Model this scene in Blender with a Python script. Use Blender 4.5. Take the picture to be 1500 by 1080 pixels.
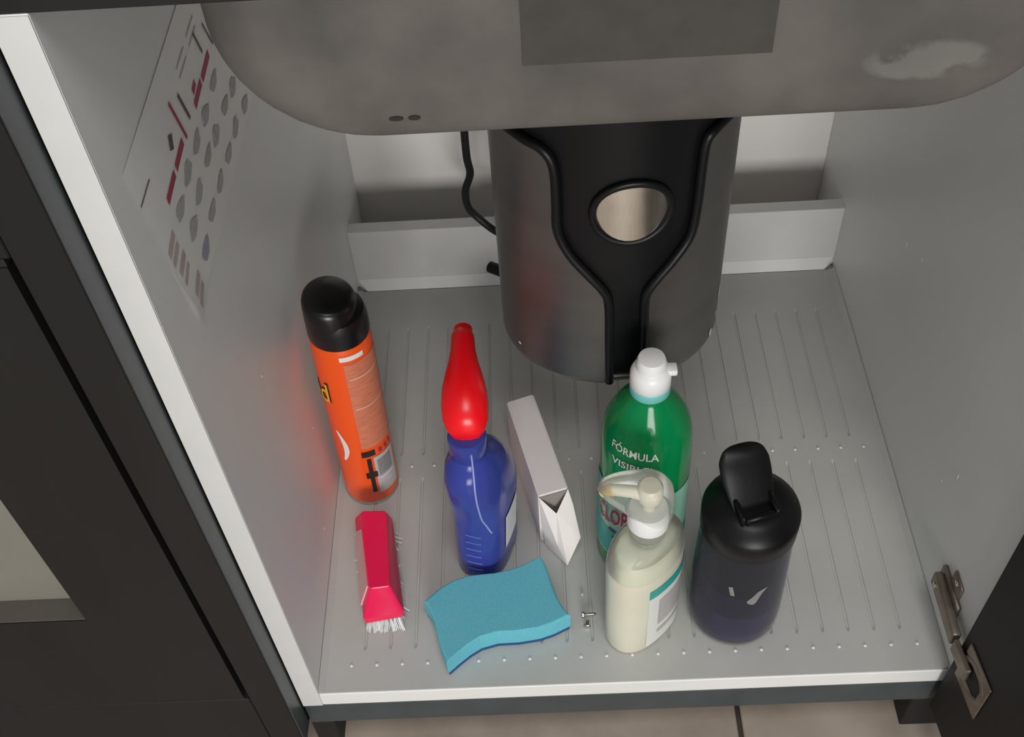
import bpy, bmesh, math, random
from mathutils import Vector, Matrix
random.seed(7)
S = bpy.context.scene
for o in list(bpy.data.objects):
    bpy.data.objects.remove(o, do_unlink=True)
COL = S.collection
PI = math.pi

# ------------------------------------------------------------------ camera
cam_d = bpy.data.cameras.new('camera')
cam_d.sensor_fit = 'HORIZONTAL'; cam_d.sensor_width = 36.0; cam_d.lens = 39.582
cam_d.clip_start = 0.01
cam = bpy.data.objects.new('camera', cam_d); COL.objects.link(cam)
cam.matrix_world = Matrix(((0.99855, 0.04652, 0.02715, 0.21401),
                           (-0.01791, 0.76224, -0.64705, -0.43347),
                           (-0.0508, 0.64562, 0.76197, 0.94704), (0, 0, 0, 1)))
S.camera = cam
# ------------------------------------------------------------------ light
W = bpy.data.worlds.new('World'); S.world = W; W.use_nodes = True
W.node_tree.nodes['Background'].inputs[0].default_value = (0.93, 0.96, 1.0, 1)
W.node_tree.nodes['Background'].inputs[1].default_value = 0.31
def area(name, loc, target, sx, sy, e, col):
    d = bpy.data.lights.new(name, 'AREA'); d.shape = 'RECTANGLE'; d.size = sx; d.size_y = sy
    d.energy = e; d.color = col
    o = bpy.data.objects.new(name, d); COL.objects.link(o); o.location = loc
    o.rotation_euler = (Vector(target) - Vector(loc)).to_track_quat('-Z', 'Y').to_euler()
    return o
area('kitchen_window_light', (0.50, -3.6, 0.95), (0.25, 0.3, 0.2), 1.4, 1.1, 86, (1.0, 0.985, 0.96))
area('kitchen_ceiling_lamp', (0.35, -0.85, 2.5), (0.28, -0.1, 0.0), 0.8, 0.8, 20, (1.0, 0.98, 0.95))
S.view_settings.view_transform = 'Standard'; S.view_settings.look = 'None'
S.view_settings.gamma = 1; S.view_settings.use_curve_mapping = False
S.view_settings.exposure = 0.0

# ------------------------------------------------------------------ materials
def srgb(r, g, b):
    f = lambda c: (c / 255 / 12.92) if c / 255 <= 0.04045 else ((c / 255 + 0.055) / 1.055) ** 2.4
    return (f(r), f(g), f(b), 1)
def setin(b, **k):
    for n, v in k.items():
        n = n.replace('_', ' ')
        if n in b.inputs: b.inputs[n].default_value = v
def mat(name, col, rough=0.5, noise=0.0, scale=40, bump=0.0, bscale=200, stretch=(1, 1, 1), metal=0.0, col2=None, **k):
    m = bpy.data.materials.new(name); m.use_nodes = True
    nt = m.node_tree; b = nt.nodes['Principled BSDF']
    b.inputs['Base Color'].default_value = col
    b.inputs['Roughness'].default_value = rough
    b.inputs['Metallic'].default_value = metal
    setin(b, **k)
    tc = nt.nodes.new('ShaderNodeTexCoord'); mp = nt.nodes.new('ShaderNodeMapping')
    mp.inputs['Scale'].default_value = stretch
    nt.links.new(tc.outputs['Object'], mp.inputs[0])
    if noise > 0:
        n = nt.nodes.new('ShaderNodeTexNoise'); n.inputs['Scale'].default_value = scale; n.inputs['Detail'].default_value = 5
        nt.links.new(mp.outputs[0], n.inputs['Vector'])
        mx = nt.nodes.new('ShaderNodeMix'); mx.data_type = 'RGBA'
        c2 = col2 or tuple(c * (1 - noise) for c in col[:3]) + (1,)
        mx.inputs[6].default_value = col; mx.inputs[7].default_value = c2
        rp = nt.nodes.new('ShaderNodeMapRange'); rp.inputs[1].default_value = 0.35; rp.inputs[2].default_value = 0.7
        nt.links.new(n.outputs['Fac'], rp.inputs[0]); nt.links.new(rp.outputs[0], mx.inputs[0])
        nt.links.new(mx.outputs[2], b.inputs['Base Color'])
    if bump > 0:
        n2 = nt.nodes.new('ShaderNodeTexNoise'); n2.inputs['Scale'].default_value = bscale; n2.inputs['Detail'].default_value = 4
        nt.links.new(mp.outputs[0], n2.inputs['Vector'])
        bp = nt.nodes.new('ShaderNodeBump'); bp.inputs['Strength'].default_value = bump; bp.inputs['Distance'].default_value = 0.002
        nt.links.new(n2.outputs['Fac'], bp.inputs['Height']); nt.links.new(bp.outputs[0], b.inputs['Normal'])
    return m
def clear_mat(name, tint, amount, rough=0.08):
    # thin see-through plastic: straight transmission plus a glossy skin
    m = bpy.data.materials.new(name); m.use_nodes = True
    nt = m.node_tree; nt.nodes.clear()
    out = nt.nodes.new('ShaderNodeOutputMaterial')
    t = nt.nodes.new('ShaderNodeBsdfTransparent'); t.inputs[0].default_value = tint
    p = nt.nodes.new('ShaderNodeBsdfPrincipled'); p.inputs['Base Color'].default_value = tint; p.inputs['Roughness'].default_value = rough
    fr = nt.nodes.new('ShaderNodeFresnel'); fr.inputs[0].default_value = 1.35
    ad = nt.nodes.new('ShaderNodeMath'); ad.operation = 'ADD'; ad.use_clamp = True; ad.inputs[1].default_value = amount
    mx = nt.nodes.new('ShaderNodeMixShader')
    nt.links.new(fr.outputs[0], ad.inputs[0]); nt.links.new(ad.outputs[0], mx.inputs[0])
    nt.links.new(t.outputs[0], mx.inputs[1]); nt.links.new(p.outputs[0], mx.inputs[2]); nt.links.new(mx.outputs[0], out.inputs[0])
    return m
M = {}
M['melamine'] = mat('white_melamine', (0.82, 0.82, 0.80, 1), 0.42, 0.05, 6, 0.03, 400)
M['wallpaint'] = mat('wall_paint', (0.88, 0.86, 0.83, 1), 0.8, 0.05, 8, 0.1, 150)
M['liner'] = mat('grey_liner_plastic', (0.54, 0.54, 0.515, 1), 0.34, 0.10, 9, 0.02, 300)
M['dark'] = mat('dark_laminate', (0.013, 0.0118, 0.011, 1), 0.55, 0.25, 14, 0.05, 160, stretch=(1, 1, 0.25), Specular_IOR_Level=0.3)
M['darkblue'] = mat('dark_grey_edging', (0.052, 0.064, 0.070, 1), 0.4, 0.25, 25, 0.05, 160)
M['gapblack'] = mat('recess_shade_black', (0.006, 0.006, 0.006, 1), 0.7, 0.1)  # black for the shade painted into door gaps, and for the cup hole
M['cream'] = mat('cream_door_panel', (0.215, 0.205, 0.172, 1), 0.5, 0.12, 18)
M['ledge'] = mat('taupe_ledge', (0.10, 0.09, 0.075, 1), 0.5, 0.1)
M['edgeband'] = mat('edge_banding', (0.67, 0.665, 0.645, 1), 0.5, 0.04, 30)
M['tile'] = mat('taupe_tile', (0.46, 0.385, 0.32, 1), 0.45, 0.25, 18, 0.05, 120)
M['grout'] = mat('grout', (0.06, 0.045, 0.035, 1), 0.9, 0.3)
M['pad'] = mat('sound_pad', (0.078, 0.072, 0.063, 1), 0.85, 0.15, 60, 0.15, 500)
M['counter'] = mat('counter_stone', (0.02, 0.02, 0.024, 1), 0.3, 0.3, 80)
M['black'] = mat('black_plastic', (0.005, 0.005, 0.006, 1), 0.4, 0.1, 30, Specular_IOR_Level=0.3)
M['blackgloss'] = mat('black_gloss_plastic', (0.006, 0.0055, 0.006, 1), 0.3, 0.1, 30)
M['shell'] = mat('dark_steel_shell', (0.19, 0.178, 0.168, 1), 0.36, 0.12, 4, 0, stretch=(1, 1, 12), metal=0.8)
M['steel'] = mat('brushed_steel', (1.0, 0.94, 0.85, 1), 0.24, 0.1, 90, 0, stretch=(10, 10, 1), metal=1.0)
M['chrome'] = mat('nickel', (0.62, 0.60, 0.56, 1), 0.25, 0.1, 40, metal=1.0)
M['brownmetal'] = mat('tarnished_hinge_metal', (0.30, 0.25, 0.205, 1), 0.4, 0.3, 60, metal=0.8)
M['chip'] = mat('white_chip', (0.6, 0.58, 0.54, 1), 0.6, 0.1)
M['orange'] = mat('orange_can_print', srgb(245, 88, 22), 0.28, 0.05, 30)
M['panelorange'] = mat('pale_orange_print', srgb(214, 128, 96), 0.35, 0.35, 90, 0, stretch=(1, 1, 5), col2=srgb(192, 112, 84))
M['palelab'] = mat('pale_print', srgb(235, 185, 160), 0.35, 0.05)
M['greylab'] = mat('grey_print', srgb(190, 186, 184), 0.4, 0.15, 300)
M['greydk'] = mat('grey_code_print', srgb(140, 138, 138), 0.4, 0.2, 300)
M['ink'] = mat('black_print', (0.016, 0.013, 0.012, 1), 0.45, 0.05)
M['yellow'] = mat('yellow_print', srgb(235, 190, 50), 0.4, 0.05)
M['whiteprint'] = mat('white_print', srgb(230, 230, 226), 0.4, 0.03)
M['red'] = mat('red_plastic', srgb(244, 12, 26), 0.3, 0.03, 20)
M['blue'] = mat('blue_bottle_plastic', srgb(74, 88, 186), 0.16, 0.15, 25, Transmission_Weight=0.35, IOR=1.3)
M['bluelight'] = mat('blue_moulding', srgb(96, 112, 190), 0.25, 0.05)
M['tube'] = mat('pale_highlight', srgb(150, 160, 220), 0.3, 0.03)  # colour of the highlight painted on the blue bottle
M['green'] = mat('green_bottle_plastic', srgb(14, 152, 86), 0.13, 0.1, 20, Transmission_Weight=0.3, IOR=1.35)
M['mint'] = mat('mint_label', srgb(152, 212, 186), 0.35, 0.06, 30)
M['teal'] = mat('teal_print', srgb(40, 170, 160), 0.35, 0.08, 30)
M['tealring'] = mat('teal_ring', srgb(125, 205, 202), 0.35, 0.05)
M['crimson'] = mat('crimson_print', srgb(178, 34, 66), 0.4, 0.05)
M['navyprint'] = mat('navy_print', srgb(40, 70, 90), 0.4, 0.05)
M['white'] = mat('white_plastic', srgb(228, 226, 222), 0.33, 0.03, 30)
M['cap_white'] = mat('white_cap_plastic', srgb(238, 238, 236), 0.35, 0.03, 30)
M['soap'] = mat('cream_soap', srgb(224, 222, 202), 0.22, 0.05, 20, Subsurface_Weight=0.25, Subsurface_Scale=0.01)
M['ivory'] = mat('ivory_pump', srgb(226, 218, 200), 0.35, 0.05)
M['tipyellow'] = mat('yellowed_spout_tip', srgb(220, 192, 120), 0.4, 0.05)
M['clear'] = clear_mat('clear_plastic', (0.93, 0.95, 0.92, 1), 0.10)
M['smoke'] = clear_mat('smoky_plastic', (0.33, 0.33, 0.38, 1), 0.05, 0.1)
M['drink'] = mat('violet_grey_drink', srgb(120, 114, 160), 0.5, 0.1)
M['pink'] = mat('pink_brush_plastic', srgb(244, 24, 86), 0.3, 0.05, 20)
M['pinkpale'] = mat('pale_pink_strip', srgb(222, 176, 178), 0.6, 0.08)
M['bristle'] = mat('white_bristle', (0.75, 0.75, 0.75, 1), 0.5, 0.05)
M['foam'] = mat('blue_foam', srgb(108, 198, 216), 0.9, 0.12, 500, 0.5, 1500)
M['scour'] = mat('dark_blue_scourer', srgb(40, 96, 150), 0.95, 0.3, 900, 0.6, 1800)
M['carton'] = mat('white_carton', srgb(240, 232, 229), 0.6, 0.04, 20, 0.03, 300)
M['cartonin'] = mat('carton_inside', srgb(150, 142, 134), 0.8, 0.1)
M['paper'] = mat('leaflet_paper', srgb(240, 239, 235), 0.42, 0.03, 40, 0.04, 400)
M['pred'] = mat('leaflet_red', srgb(176, 56, 80), 0.6, 0.08)
M['pgrey'] = mat('leaflet_grey', srgb(188, 187, 185), 0.6, 0.2, 200)
M['pviolet'] = mat('leaflet_violet', srgb(172, 170, 188), 0.6, 0.2, 200)
M['pbeige'] = mat('leaflet_beige', srgb(196, 182, 176), 0.6, 0.2, 200)
M['pdark'] = mat('leaflet_dark', srgb(96, 84, 84), 0.6, 0.1)
M['cord'] = mat('black_cord', (0.008, 0.008, 0.009, 1), 0.5, 0.1)
# sink: dull steel with grime blotches and a pale limescale smear near one corner
def sink_mat():
    m = mat('dull_sink_steel', (0.155, 0.142, 0.127, 1), 0.62, 0.42, 16, 0.06, 90)
    nt = m.node_tree; b = nt.nodes['Principled BSDF']
    old = b.inputs['Base Color'].links[0].from_socket
    tc = nt.nodes.new('ShaderNodeTexCoord'); mp = nt.nodes.new('ShaderNodeMapping')
    mp.inputs['Location'].default_value = (-0.425, 0, -0.588); mp.vector_type = 'POINT'
    nz = nt.nodes.new('ShaderNodeTexNoise'); nz.inputs['Scale'].default_value = 38; nz.inputs['Detail'].default_value = 6
    nt.links.new(tc.outputs['Object'], mp.inputs[0]); nt.links.new(tc.outputs['Object'], nz.inputs['Vector'])
    sx = nt.nodes.new('ShaderNodeSeparateXYZ'); nt.links.new(mp.outputs[0], sx.inputs[0])
    def mth(op, a, b_=None):
        n = nt.nodes.new('ShaderNodeMath'); n.operation = op
        for i, v in enumerate((a, b_)):
            if v is None: continue
            if isinstance(v, (int, float)): n.inputs[i].default_value = v
            else: nt.links.new(v, n.inputs[i])
        return n.outputs[0]
    d = mth('ADD', mth('POWER', mth('DIVIDE', sx.outputs[0], 0.036), 2), mth('POWER', mth('DIVIDE', sx.outputs[2], 0.014), 2))
    fac = mth('MULTIPLY', mth('MAXIMUM', mth('SUBTRACT', 1.0, d), 0.0), mth('MAXIMUM', mth('MULTIPLY', mth('SUBTRACT', nz.outputs['Fac'], 0.42), 4.0), 0.0))
    fac = mth('MINIMUM', fac, 0.22)
    mx = nt.nodes.new('ShaderNodeMix'); mx.data_type = 'RGBA'; mx.inputs[7].default_value = (0.45, 0.44, 0.41, 1)
    nt.links.new(fac, mx.inputs[0]); nt.links.new(old, mx.inputs[6]); nt.links.new(mx.outputs[2], b.inputs['Base Color'])
    return m
M['sink'] = sink_mat()
M['grime'] = mat('dark_grime', (0.03, 0.027, 0.024, 1), 0.8, 0.2)
M['trimwhite'] = mat('white_sealing_strip', (0.86, 0.86, 0.84, 1), 0.4, 0.03)

# ------------------------------------------------------------------ helpers
def link(name, me, m, parent=None, smooth=False):
    o = bpy.data.objects.new(name, me); COL.objects.link(o)
    if m is not None: me.materials.append(M[m])
    if parent is not None: o.parent = parent
    if smooth:
        for p in me.polygons: p.use_smooth = True
    return o
def frombm(name, bm, m, parent=None, smooth=False, sharp=None):
    bmesh.ops.recalc_face_normals(bm, faces=bm.faces)
    me = bpy.data.meshes.new(name)
    if sharp is not None:
        for e in bm.edges:
            if len(e.link_faces) == 2 and e.calc_face_angle(0) > math.radians(sharp): e.smooth = False
        smooth = True
    bm.to_mesh(me); bm.free()
    return link(name, me, m, parent, smooth)
def raw(name, v, f, m, parent=None, smooth=False, sharp=None):
    bm = bmesh.new(); vs = [bm.verts.new(p) for p in v]
    for q in f: bm.faces.new([vs[i] for i in q])
    return frombm(name, bm, m, parent, smooth, sharp)
def bbox(bm, lo, hi, bev=0.0, seg=2):
    vs = [bm.verts.new((x, y, z)) for x in (lo[0], hi[0]) for y in (lo[1], hi[1]) for z in (lo[2], hi[2])]
    fs = [bm.faces.new([vs[i] for i in q]) for q in ((0, 1, 3, 2), (4, 6, 7, 5), (0, 4, 5, 1), (2, 3, 7, 6), (0, 2, 6, 4), (1, 5, 7, 3))]
    bmesh.ops.recalc_face_normals(bm, faces=fs)
    if bev > 0:
        es = list({e for f in fs for e in f.edges})
        bmesh.ops.bevel(bm, geom=es, offset=bev, segments=seg, affect='EDGES', profile=0.5)
def box(name, lo, hi, m, parent=None, bev=0.0, seg=2):
    bm = bmesh.new(); bbox(bm, lo, hi, bev, seg)
    return frombm(name, bm, m, parent, sharp=35 if (bev and seg > 1) else None)
def lofts(bm, rings, cap=(True, True)):
    R = [[bm.verts.new(p) for p in r] for r in rings]
    n = len(R[0])
    for a, b in zip(R, R[1:]):
        for i in range(n): bm.faces.new((a[i], a[(i + 1) % n], b[(i + 1) % n], b[i]))
    if cap[0]: bm.faces.new(R[0][::-1])
    if cap[1]: bm.faces.new(R[-1])
def loft(name, rings, m, parent=None, cap=(True, True), sharp=50):
    bm = bmesh.new(); lofts(bm, rings, cap)
    return frombm(name, bm, m, parent, sharp=sharp)
def ring(rx, ry, z, n=40, e=2.0, cx=0, cy=0, rot=0, dz=None):
    out = []
    for i in range(n):
        t = 2 * PI * i / n; c, s = math.cos(t), math.sin(t)
        x = rx * math.copysign(abs(c) ** (2 / e), c); y = ry * math.copysign(abs(s) ** (2 / e), s)
        X = cx + x * math.cos(rot) - y * math.sin(rot); Y = cy + x * math.sin(rot) + y * math.cos(rot)
        out.append((X, Y, z + (dz(X, Y) if dz else 0)))
    return out
def lathe(name, prof, m, parent=None, n=40, cap=(True, True), sharp=40, cx=0, cy=0):
    return loft(name, [ring(r, r, z, n, cx=cx, cy=cy) for r, z in prof], m, parent, cap, sharp)
def tube(bm, pts, r, n=10, cap=True, rend=None):
    P = [Vector(p) for p in pts]; rings = []
    up = Vector((0.13, 0.21, 0.97)).normalized(); prev = None
    for i, p in enumerate(P):
        d = (P[min(i + 1, len(P) - 1)] - P[max(i - 1, 0)]).normalized()
        if prev is None: a = d.cross(up).normalized() if abs(d.dot(up)) < 0.95 else d.cross(Vector((1, 0, 0))).normalized()
        else: a = (prev - d * prev.dot(d)).normalized()
        prev = a; b = d.cross(a)
        rr = r if rend is None else r + (rend - r) * i / (len(P) - 1)
        rings.append([p + (a * math.cos(2 * PI * k / n) + b * math.sin(2 * PI * k / n)) * rr for k in range(n)])
    lofts(bm, rings, (cap, cap))
def tubeobj(name, pts, r, m, parent=None, n=10, rend=None):
    bm = bmesh.new(); tube(bm, pts, r, n, True, rend)
    return frombm(name, bm, m, parent, sharp=60)
def smoothpath(pts, k=6):
    P = [Vector(p) for p in pts]; out = []
    for i in range(len(P) - 1):
        p0, p1, p2, p3 = P[max(i - 1, 0)], P[i], P[i + 1], P[min(i + 2, len(P) - 1)]
        for j in range(k):
            t = j / k
            out.append(0.5 * ((2 * p1) + (p2 - p0) * t + (2 * p0 - 5 * p1 + 4 * p2 - p3) * t * t + (3 * p1 - p0 - 3 * p2 + p3) * t ** 3))
    out.append(P[-1]); return out
def tag(o, label, cat, group=None):
    o['label'] = label; o['category'] = cat
    if group: o['group'] = group
    return o
def thing(name, label, cat, loc=(0, 0, 0), rz=0, group=None):
    o = bpy.data.objects.new(name, None); COL.objects.link(o); o.empty_display_size = 0.02
    o.location = loc; o.rotation_euler = (0, 0, rz)
    return tag(o, label, cat, group)
def struct(o): o['kind'] = 'structure'; return o
# things printed on a curved surface: rf(z) is the radius there, angle 0 looks along -y
def curved(rf, th, z, off): r = rf(z) + off; return (r * math.sin(th), -r * math.cos(th), z)
def patch(name, rf, t0, t1, z0, z1, m, parent, off=0.0005, nt=14, nz=2, shear=0.0):
    t0, t1 = math.radians(t0), math.radians(t1); v = []; f = []
    for j in range(nz + 1):
        for i in range(nt + 1):
            v.append(curved(rf, t0 + (t1 - t0) * i / nt, z0 + (z1 - z0) * j / nz + shear * i / nt, off))
    for j in range(nz):
        for i in range(nt):
            a = j * (nt + 1) + i; f.append((a, a + 1, a + nt + 2, a + nt + 1))
    o = raw(name, v, f, m, parent, True); return o
def textmesh(body, size, bold=0.0):
    c = bpy.data.curves.new('print', 'FONT'); c.body = body; c.size = size; c.align_x = 'CENTER'; c.offset = bold
    c.resolution_u = 2
    t = bpy.data.objects.new('print', c); COL.objects.link(t)
    bpy.context.view_layer.update()
    me = bpy.data.meshes.new_from_object(t.evaluated_get(bpy.context.evaluated_depsgraph_get()))
    bpy.data.objects.remove(t, do_unlink=True); bpy.data.curves.remove(c)
    return me
def wraptext(name, body, size, rf, th, z, m, parent, off=0.0009, bold=0.0, slope=0.0, width=None, vertical=False):
    me = textmesh(body, size, bold); th = math.radians(th); r0 = rf(z)
    xs = [v.co.x for v in me.vertices]; w = max(xs) - min(xs); k = (width / w) if width else 1.0
    for v in me.vertices:
        x, y = v.co.x * k, v.co.y
        if vertical: x, y = -y, x
        v.co = curved(rf, th + x / r0, z + y + slope * x, off)
    me.materials.clear()
    return link(name, me, m, parent)

# ------------------------------------------------------------------ setting
fl = box('floor', (-1.6, -2.2, -0.16), (1.6, 0.61, -0.1235), 'grout'); struct(fl)
tm = bpy.data.meshes.new('tile'); bm = bmesh.new(); bbox(bm, (0.0025, 0.0025, -0.1235), (0.4475, 0.4475, -0.12), 0.0012, 1); bm.to_mesh(tm); bm.free(); tm.materials.append(M['tile'])
for i in range(7):
    for j in range(6):
        o = bpy.data.objects.new('tile', tm); COL.objects.link(o); o.parent = fl
        o.location = (0.389 + (i - 4) * 0.45, 0.14 - j * 0.45, 0)
struct(box('wall_back', (-1.6, 0.612, -0.16), (1.6, 0.70, 2.4), 'wallpaint'))

# ---- sink cabinet
cab = thing('sink_cabinet', 'open white-lined sink cabinet with dark frame and dark door', 'cabinet')
lp = box('side_panel', (-0.018, 0, -0.024), (0, 0.611, 0.687), 'melamine', cab, 0.0006, 1)
box('edge_band', (-0.0179, -0.0008, -0.0238), (-0.0001, 0.0, 0.6865), 'edgeband', lp)
rp = box('side_panel', (0.56, 0, -0.024), (0.578, 0.611, 0.687), 'melamine', cab, 0.0006, 1)
box('base_panel', (0, 0.0, -0.024), (0.56, 0.527, -0.003), 'melamine', cab, 0.0006, 1)
box('back_rail', (0.0, 0.5104, -0.003), (0.56, 0.527, 0.085), 'edgeband', cab, 0.0006, 1)
box('bottom_rail', (-0.018, 0.0, -0.062), (0.578, 0.018, -0.024), 'darkblue', cab, 0.0008, 1)
for x0, x1 in ((-0.018, 0.0035), (0.541, 0.578)):
    box('leg', (x0, 0.0, -0.12), (x1, 0.04, -0.062), 'dark', cab, 0.0008, 1)
box('top_rail', (-0.018, 0.0, 0.687), (0.578, 0.02, 0.70), 'dark', cab, 0.0008, 1)
# scuffs on the side panels
def specks(parent, x, L):
    for y, z, a, b in L:
        raw('scuff_mark', [(x, y + a * math.cos(t), z + b * math.sin(t)) for t in [k * PI / 4 for k in range(8)]] + [(x - (0.0006 if x > 0.3 else -0.0006), y, z)], [(k, (k + 1) % 8, 8) for k in range(8)], 'trimwhite', parent)
specks(rp, 0.5597, ((0.33, 0.20, 0.0012, 0.007), (0.125, 0.11, 0.0015, 0.003), (0.105, 0.145, 0.0012, 0.006), (0.29, 0.22, .001, .003)))
specks(lp, 0.0003, ((0.145, 0.045, 0.002, 0.0035), (0.12, 0.30, 0.001, 0.0015), (0.2, 0.13, 0.0012, 0.0012)))
# open door
dr = box('door', (0.0, -0.55, -0.058), (0.018, 0.0, 0.684), 'dark', cab, 0.001, 1)
dr.location = (0.5535, -0.0065, 0); dr.rotation_euler = (0, 0, math.radians(5))
# hinge
hg = bpy.data.objects.new('hinge', None)
bm = bmesh.new()
bbox(bm, (0.5575, 0.030, 0.028), (0.5598, 0.050, 0.085), 0.0006, 1)
bbox(bm, (0.5555, 0.022, 0.044), (0.5598, 0.066, 0.068), 0.001, 1)
hp = frombm('hinge', bm, 'brownmetal', cab, sharp=35); hp['label'] = 'tarnished metal concealed hinge'
bm = bmesh.new(); bbox(bm, (0.5475, 0.000, 0.047), (0.5555, 0.062, 0.064), 0.0022, 2)
frombm('hinge_arm', bm, 'brownmetal', hp, sharp=35)
for y, z in ((0.040, 0.033), (0.040, 0.080), (0.052, 0.056)):
    bm = bmesh.new(); rr = [[(0.5572 - dx if y < 0.05 else 0.5474 - dx, y + r * math.cos(t), z + r * math.sin(t)) for t in [k * PI / 6 for k in range(12)]] for r, dx in ((0.0032, 0), (0.0032, 0.0008), (0.002, 0.0013))]
    lofts(bm, rr); frombm('screw', bm, 'chrome', hp, sharp=40)
def on_door(x, d, z):   # d: distance from the hinge edge along the door
    return Vector((x, -d, z))
bm = bmesh.new()
cupz, cupd = 0.056, 0.030
prof = ((0.0205, -0.0002), (0.0205, -0.0022), (0.0165, -0.0026), (0.0155, -0.0012), (0.0150, -0.0004))
lofts(bm, [[on_door(x, cupd + r * math.cos(t), cupz + r * math.sin(t)) for t in [k * PI / 12 for k in range(24)]] for r, x in prof], (True, False))
bbox(bm, (-0.0019, -cupd - 0.022, cupz + 0.013), (-0.0002, -cupd + 0.020, cupz + 0.027), 0.0006, 1)
bbox(bm, (-0.0019, -cupd - 0.022, cupz - 0.027), (-0.0002, -cupd + 0.020, cupz - 0.013), 0.0006, 1)
bbox(bm, (-0.0019, -cupd - 0.022, cupz - 0.0135), (-0.0002, -cupd - 0.013, cupz + 0.0135), 0.0006, 1)
bbox(bm, (-0.0060, -cupd + 0.004, cupz - 0.0085), (-0.0015, 0.004, cupz + 0.0085), 0.0012, 1)
cu = frombm('hinge_cup', bm, 'brownmetal', dr, sharp=35)
bm = bmesh.new(); lofts(bm, [[on_door(-0.0006, cupd + r * math.cos(t), cupz + r * math.sin(t)) for t in [k * PI / 12 for k in range(24)]] for r in (0.0148, 0.001)], (False, True))
frombm('cup_recess', bm, 'gapblack', dr)

# ---- neighbouring cabinet with closed dark door
nb = thing('kitchen_cabinet', 'closed dark cabinet with cream-panelled door beside the open cabinet', 'cabinet')
box('body', (-0.66, 0.0, -0.06), (-0.0195, 0.608, 0.70), 'dark', nb)
box('plinth', (-0.66, 0.04, -0.12), (-0.0195, 0.058, -0.06), 'dark', nb)
st = box('face_stile', (-0.049, -0.0225, -0.06), (-0.0205, -0.0002, 0.70), 'dark', nb, 0.0008, 1)
box('edge_strip', (-0.0205, -0.0215, -0.06), (-0.0196, -0.0002, 0.698), 'darkblue', st)
box('face_rail', (-0.66, -0.0225, 0.5655), (-0.0495, -0.0002, 0.70), 'dark', nb, 0.0008, 1)
box('face_rail', (-0.66, -0.0225, -0.06), (-0.0495, -0.0002, 0.0425), 'dark', nb, 0.0008, 1)
nd = bpy.data.objects.new('door', None)
bm = bmesh.new()
x0, x1, z0, z1 = -0.60, -0.0535, 0.0485, 0.5595; ix, iz0, iz1 = -0.139, 0.192, 0.47
bbox(bm, (ix, -0.0225, z0), (x1, -0.0005, z1)); bbox(bm, (x0, -0.0225, z0), (-0.515, -0.0005, z1))
bbox(bm, (-0.515, -0.0225, z0), (ix, -0.0005, iz0)); bbox(bm, (-0.515, -0.0225, iz1), (ix, -0.0005, z1))
nd = frombm('door', bm, 'dark', nb)
box('panel', (-0.517, -0.0035, iz0 - 0.002), (ix + 0.002, -0.0008, iz1 + 0.002), 'cream', nd)['label'] = 'cream inset panel'
box('panel_ledge', (-0.513, -0.0215, iz0), (ix - 0.0005, -0.0037, iz0 + 0.0015), 'ledge', nd)
box('gap_shade', (-0.60, -0.0218, 0.0428), (-0.0535, -0.0015, 0.0482), 'gapblack', nb)  # black filler strip paints the shade inside the gap under the door
box('gap_shade', (-0.60, -0.0218, 0.5598), (-0.0535, -0.0015, 0.5652), 'gapblack', nb)  # same painted shade in the gap above the door
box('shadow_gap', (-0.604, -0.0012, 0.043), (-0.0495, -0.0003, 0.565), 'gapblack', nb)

# ---- countertop and sink
bm = bmesh.new()
SX0, SX1, SY0, SY1 = 0.040, 0.514, 0.070, 0.460
for lo, hi in (((-0.66, 0.0, 0.70), (1.2, SY0, 0.735)), ((-0.66, SY1, 0.70), (1.2, 0.61, 0.735)), ((-0.66, SY0, 0.70), (SX0, SY1, 0.735)), ((SX1, SY0, 0.70), (1.2, SY1, 0.735))):
    bbox(bm, lo, hi)
tag(frombm('countertop', bm, 'counter'), 'dark countertop slab lying over the cabinets', 'countertop')
sk = thing('kitchen_sink', 'dull taupe-grey sink basin hanging over the open cabinet', 'sink')
def rrect(x0, x1, y0, y1, r, z, n=8):
    out = []
    for cx, cy, a in ((x1 - r, y1 - r, 0), (x0 + r, y1 - r, PI / 2), (x0 + r, y0 + r, PI), (x1 - r, y0 + r, 1.5 * PI)):
        for k in range(n + 1):
            t = a + PI / 2 * k / n; out.append((cx + r * math.cos(t), cy + r * math.sin(t), z))
    return out
zb, fr_ = 0.550, 0.066
rings = [rrect(SX0, SX1, SY0, SY1, 0.045, 0.70)]
for k in range(0, 11):
    t = PI / 2 * k / 10; ins = fr_ * (1 - math.cos(t)); insy = 0.012 * (1 - math.cos(t))
    rings.append(rrect(SX0 + ins, SX1 - ins, SY0 + insy, SY1 - insy, 0.045 - ins * 0.2, zb + fr_ * (1 - math.sin(t))))
loft('basin', rings, 'sink', sk, (False, True), 60)
rings = [[(x * 0.985 + 0.278 * 0.015, y * 0.985 + 0.265 * 0.015, z + (0.002 if i else 0)) for x, y, z in r] for i, r in enumerate(rings)]
loft('basin_inside', rings, 'sink', sk, (False, True), 60)
box('sound_pad', (0.211, SY0 - 0.0016, 0.600), (0.341, SY0 - 0.0001, 0.682), 'pad', sk)['label'] = 'darker rectangular sound-deadening pad'
for x, w in ((0.140, 0.0042), (0.150, 0.0036)):
    P_ = []
    for k in range(10):
        t = k * PI / 5; z = 0.5668 + 0.0018 * math.sin(t); q = math.asin(min(1, max(0, 1 - (z - zb) / fr_)))
        P_.append((x + w * math.cos(t), SY0 + 0.012 * (1 - math.cos(q)) - 0.0008, z))
    raw('grime_spot', P_, [tuple(range(10))], 'grime', sk)
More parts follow.
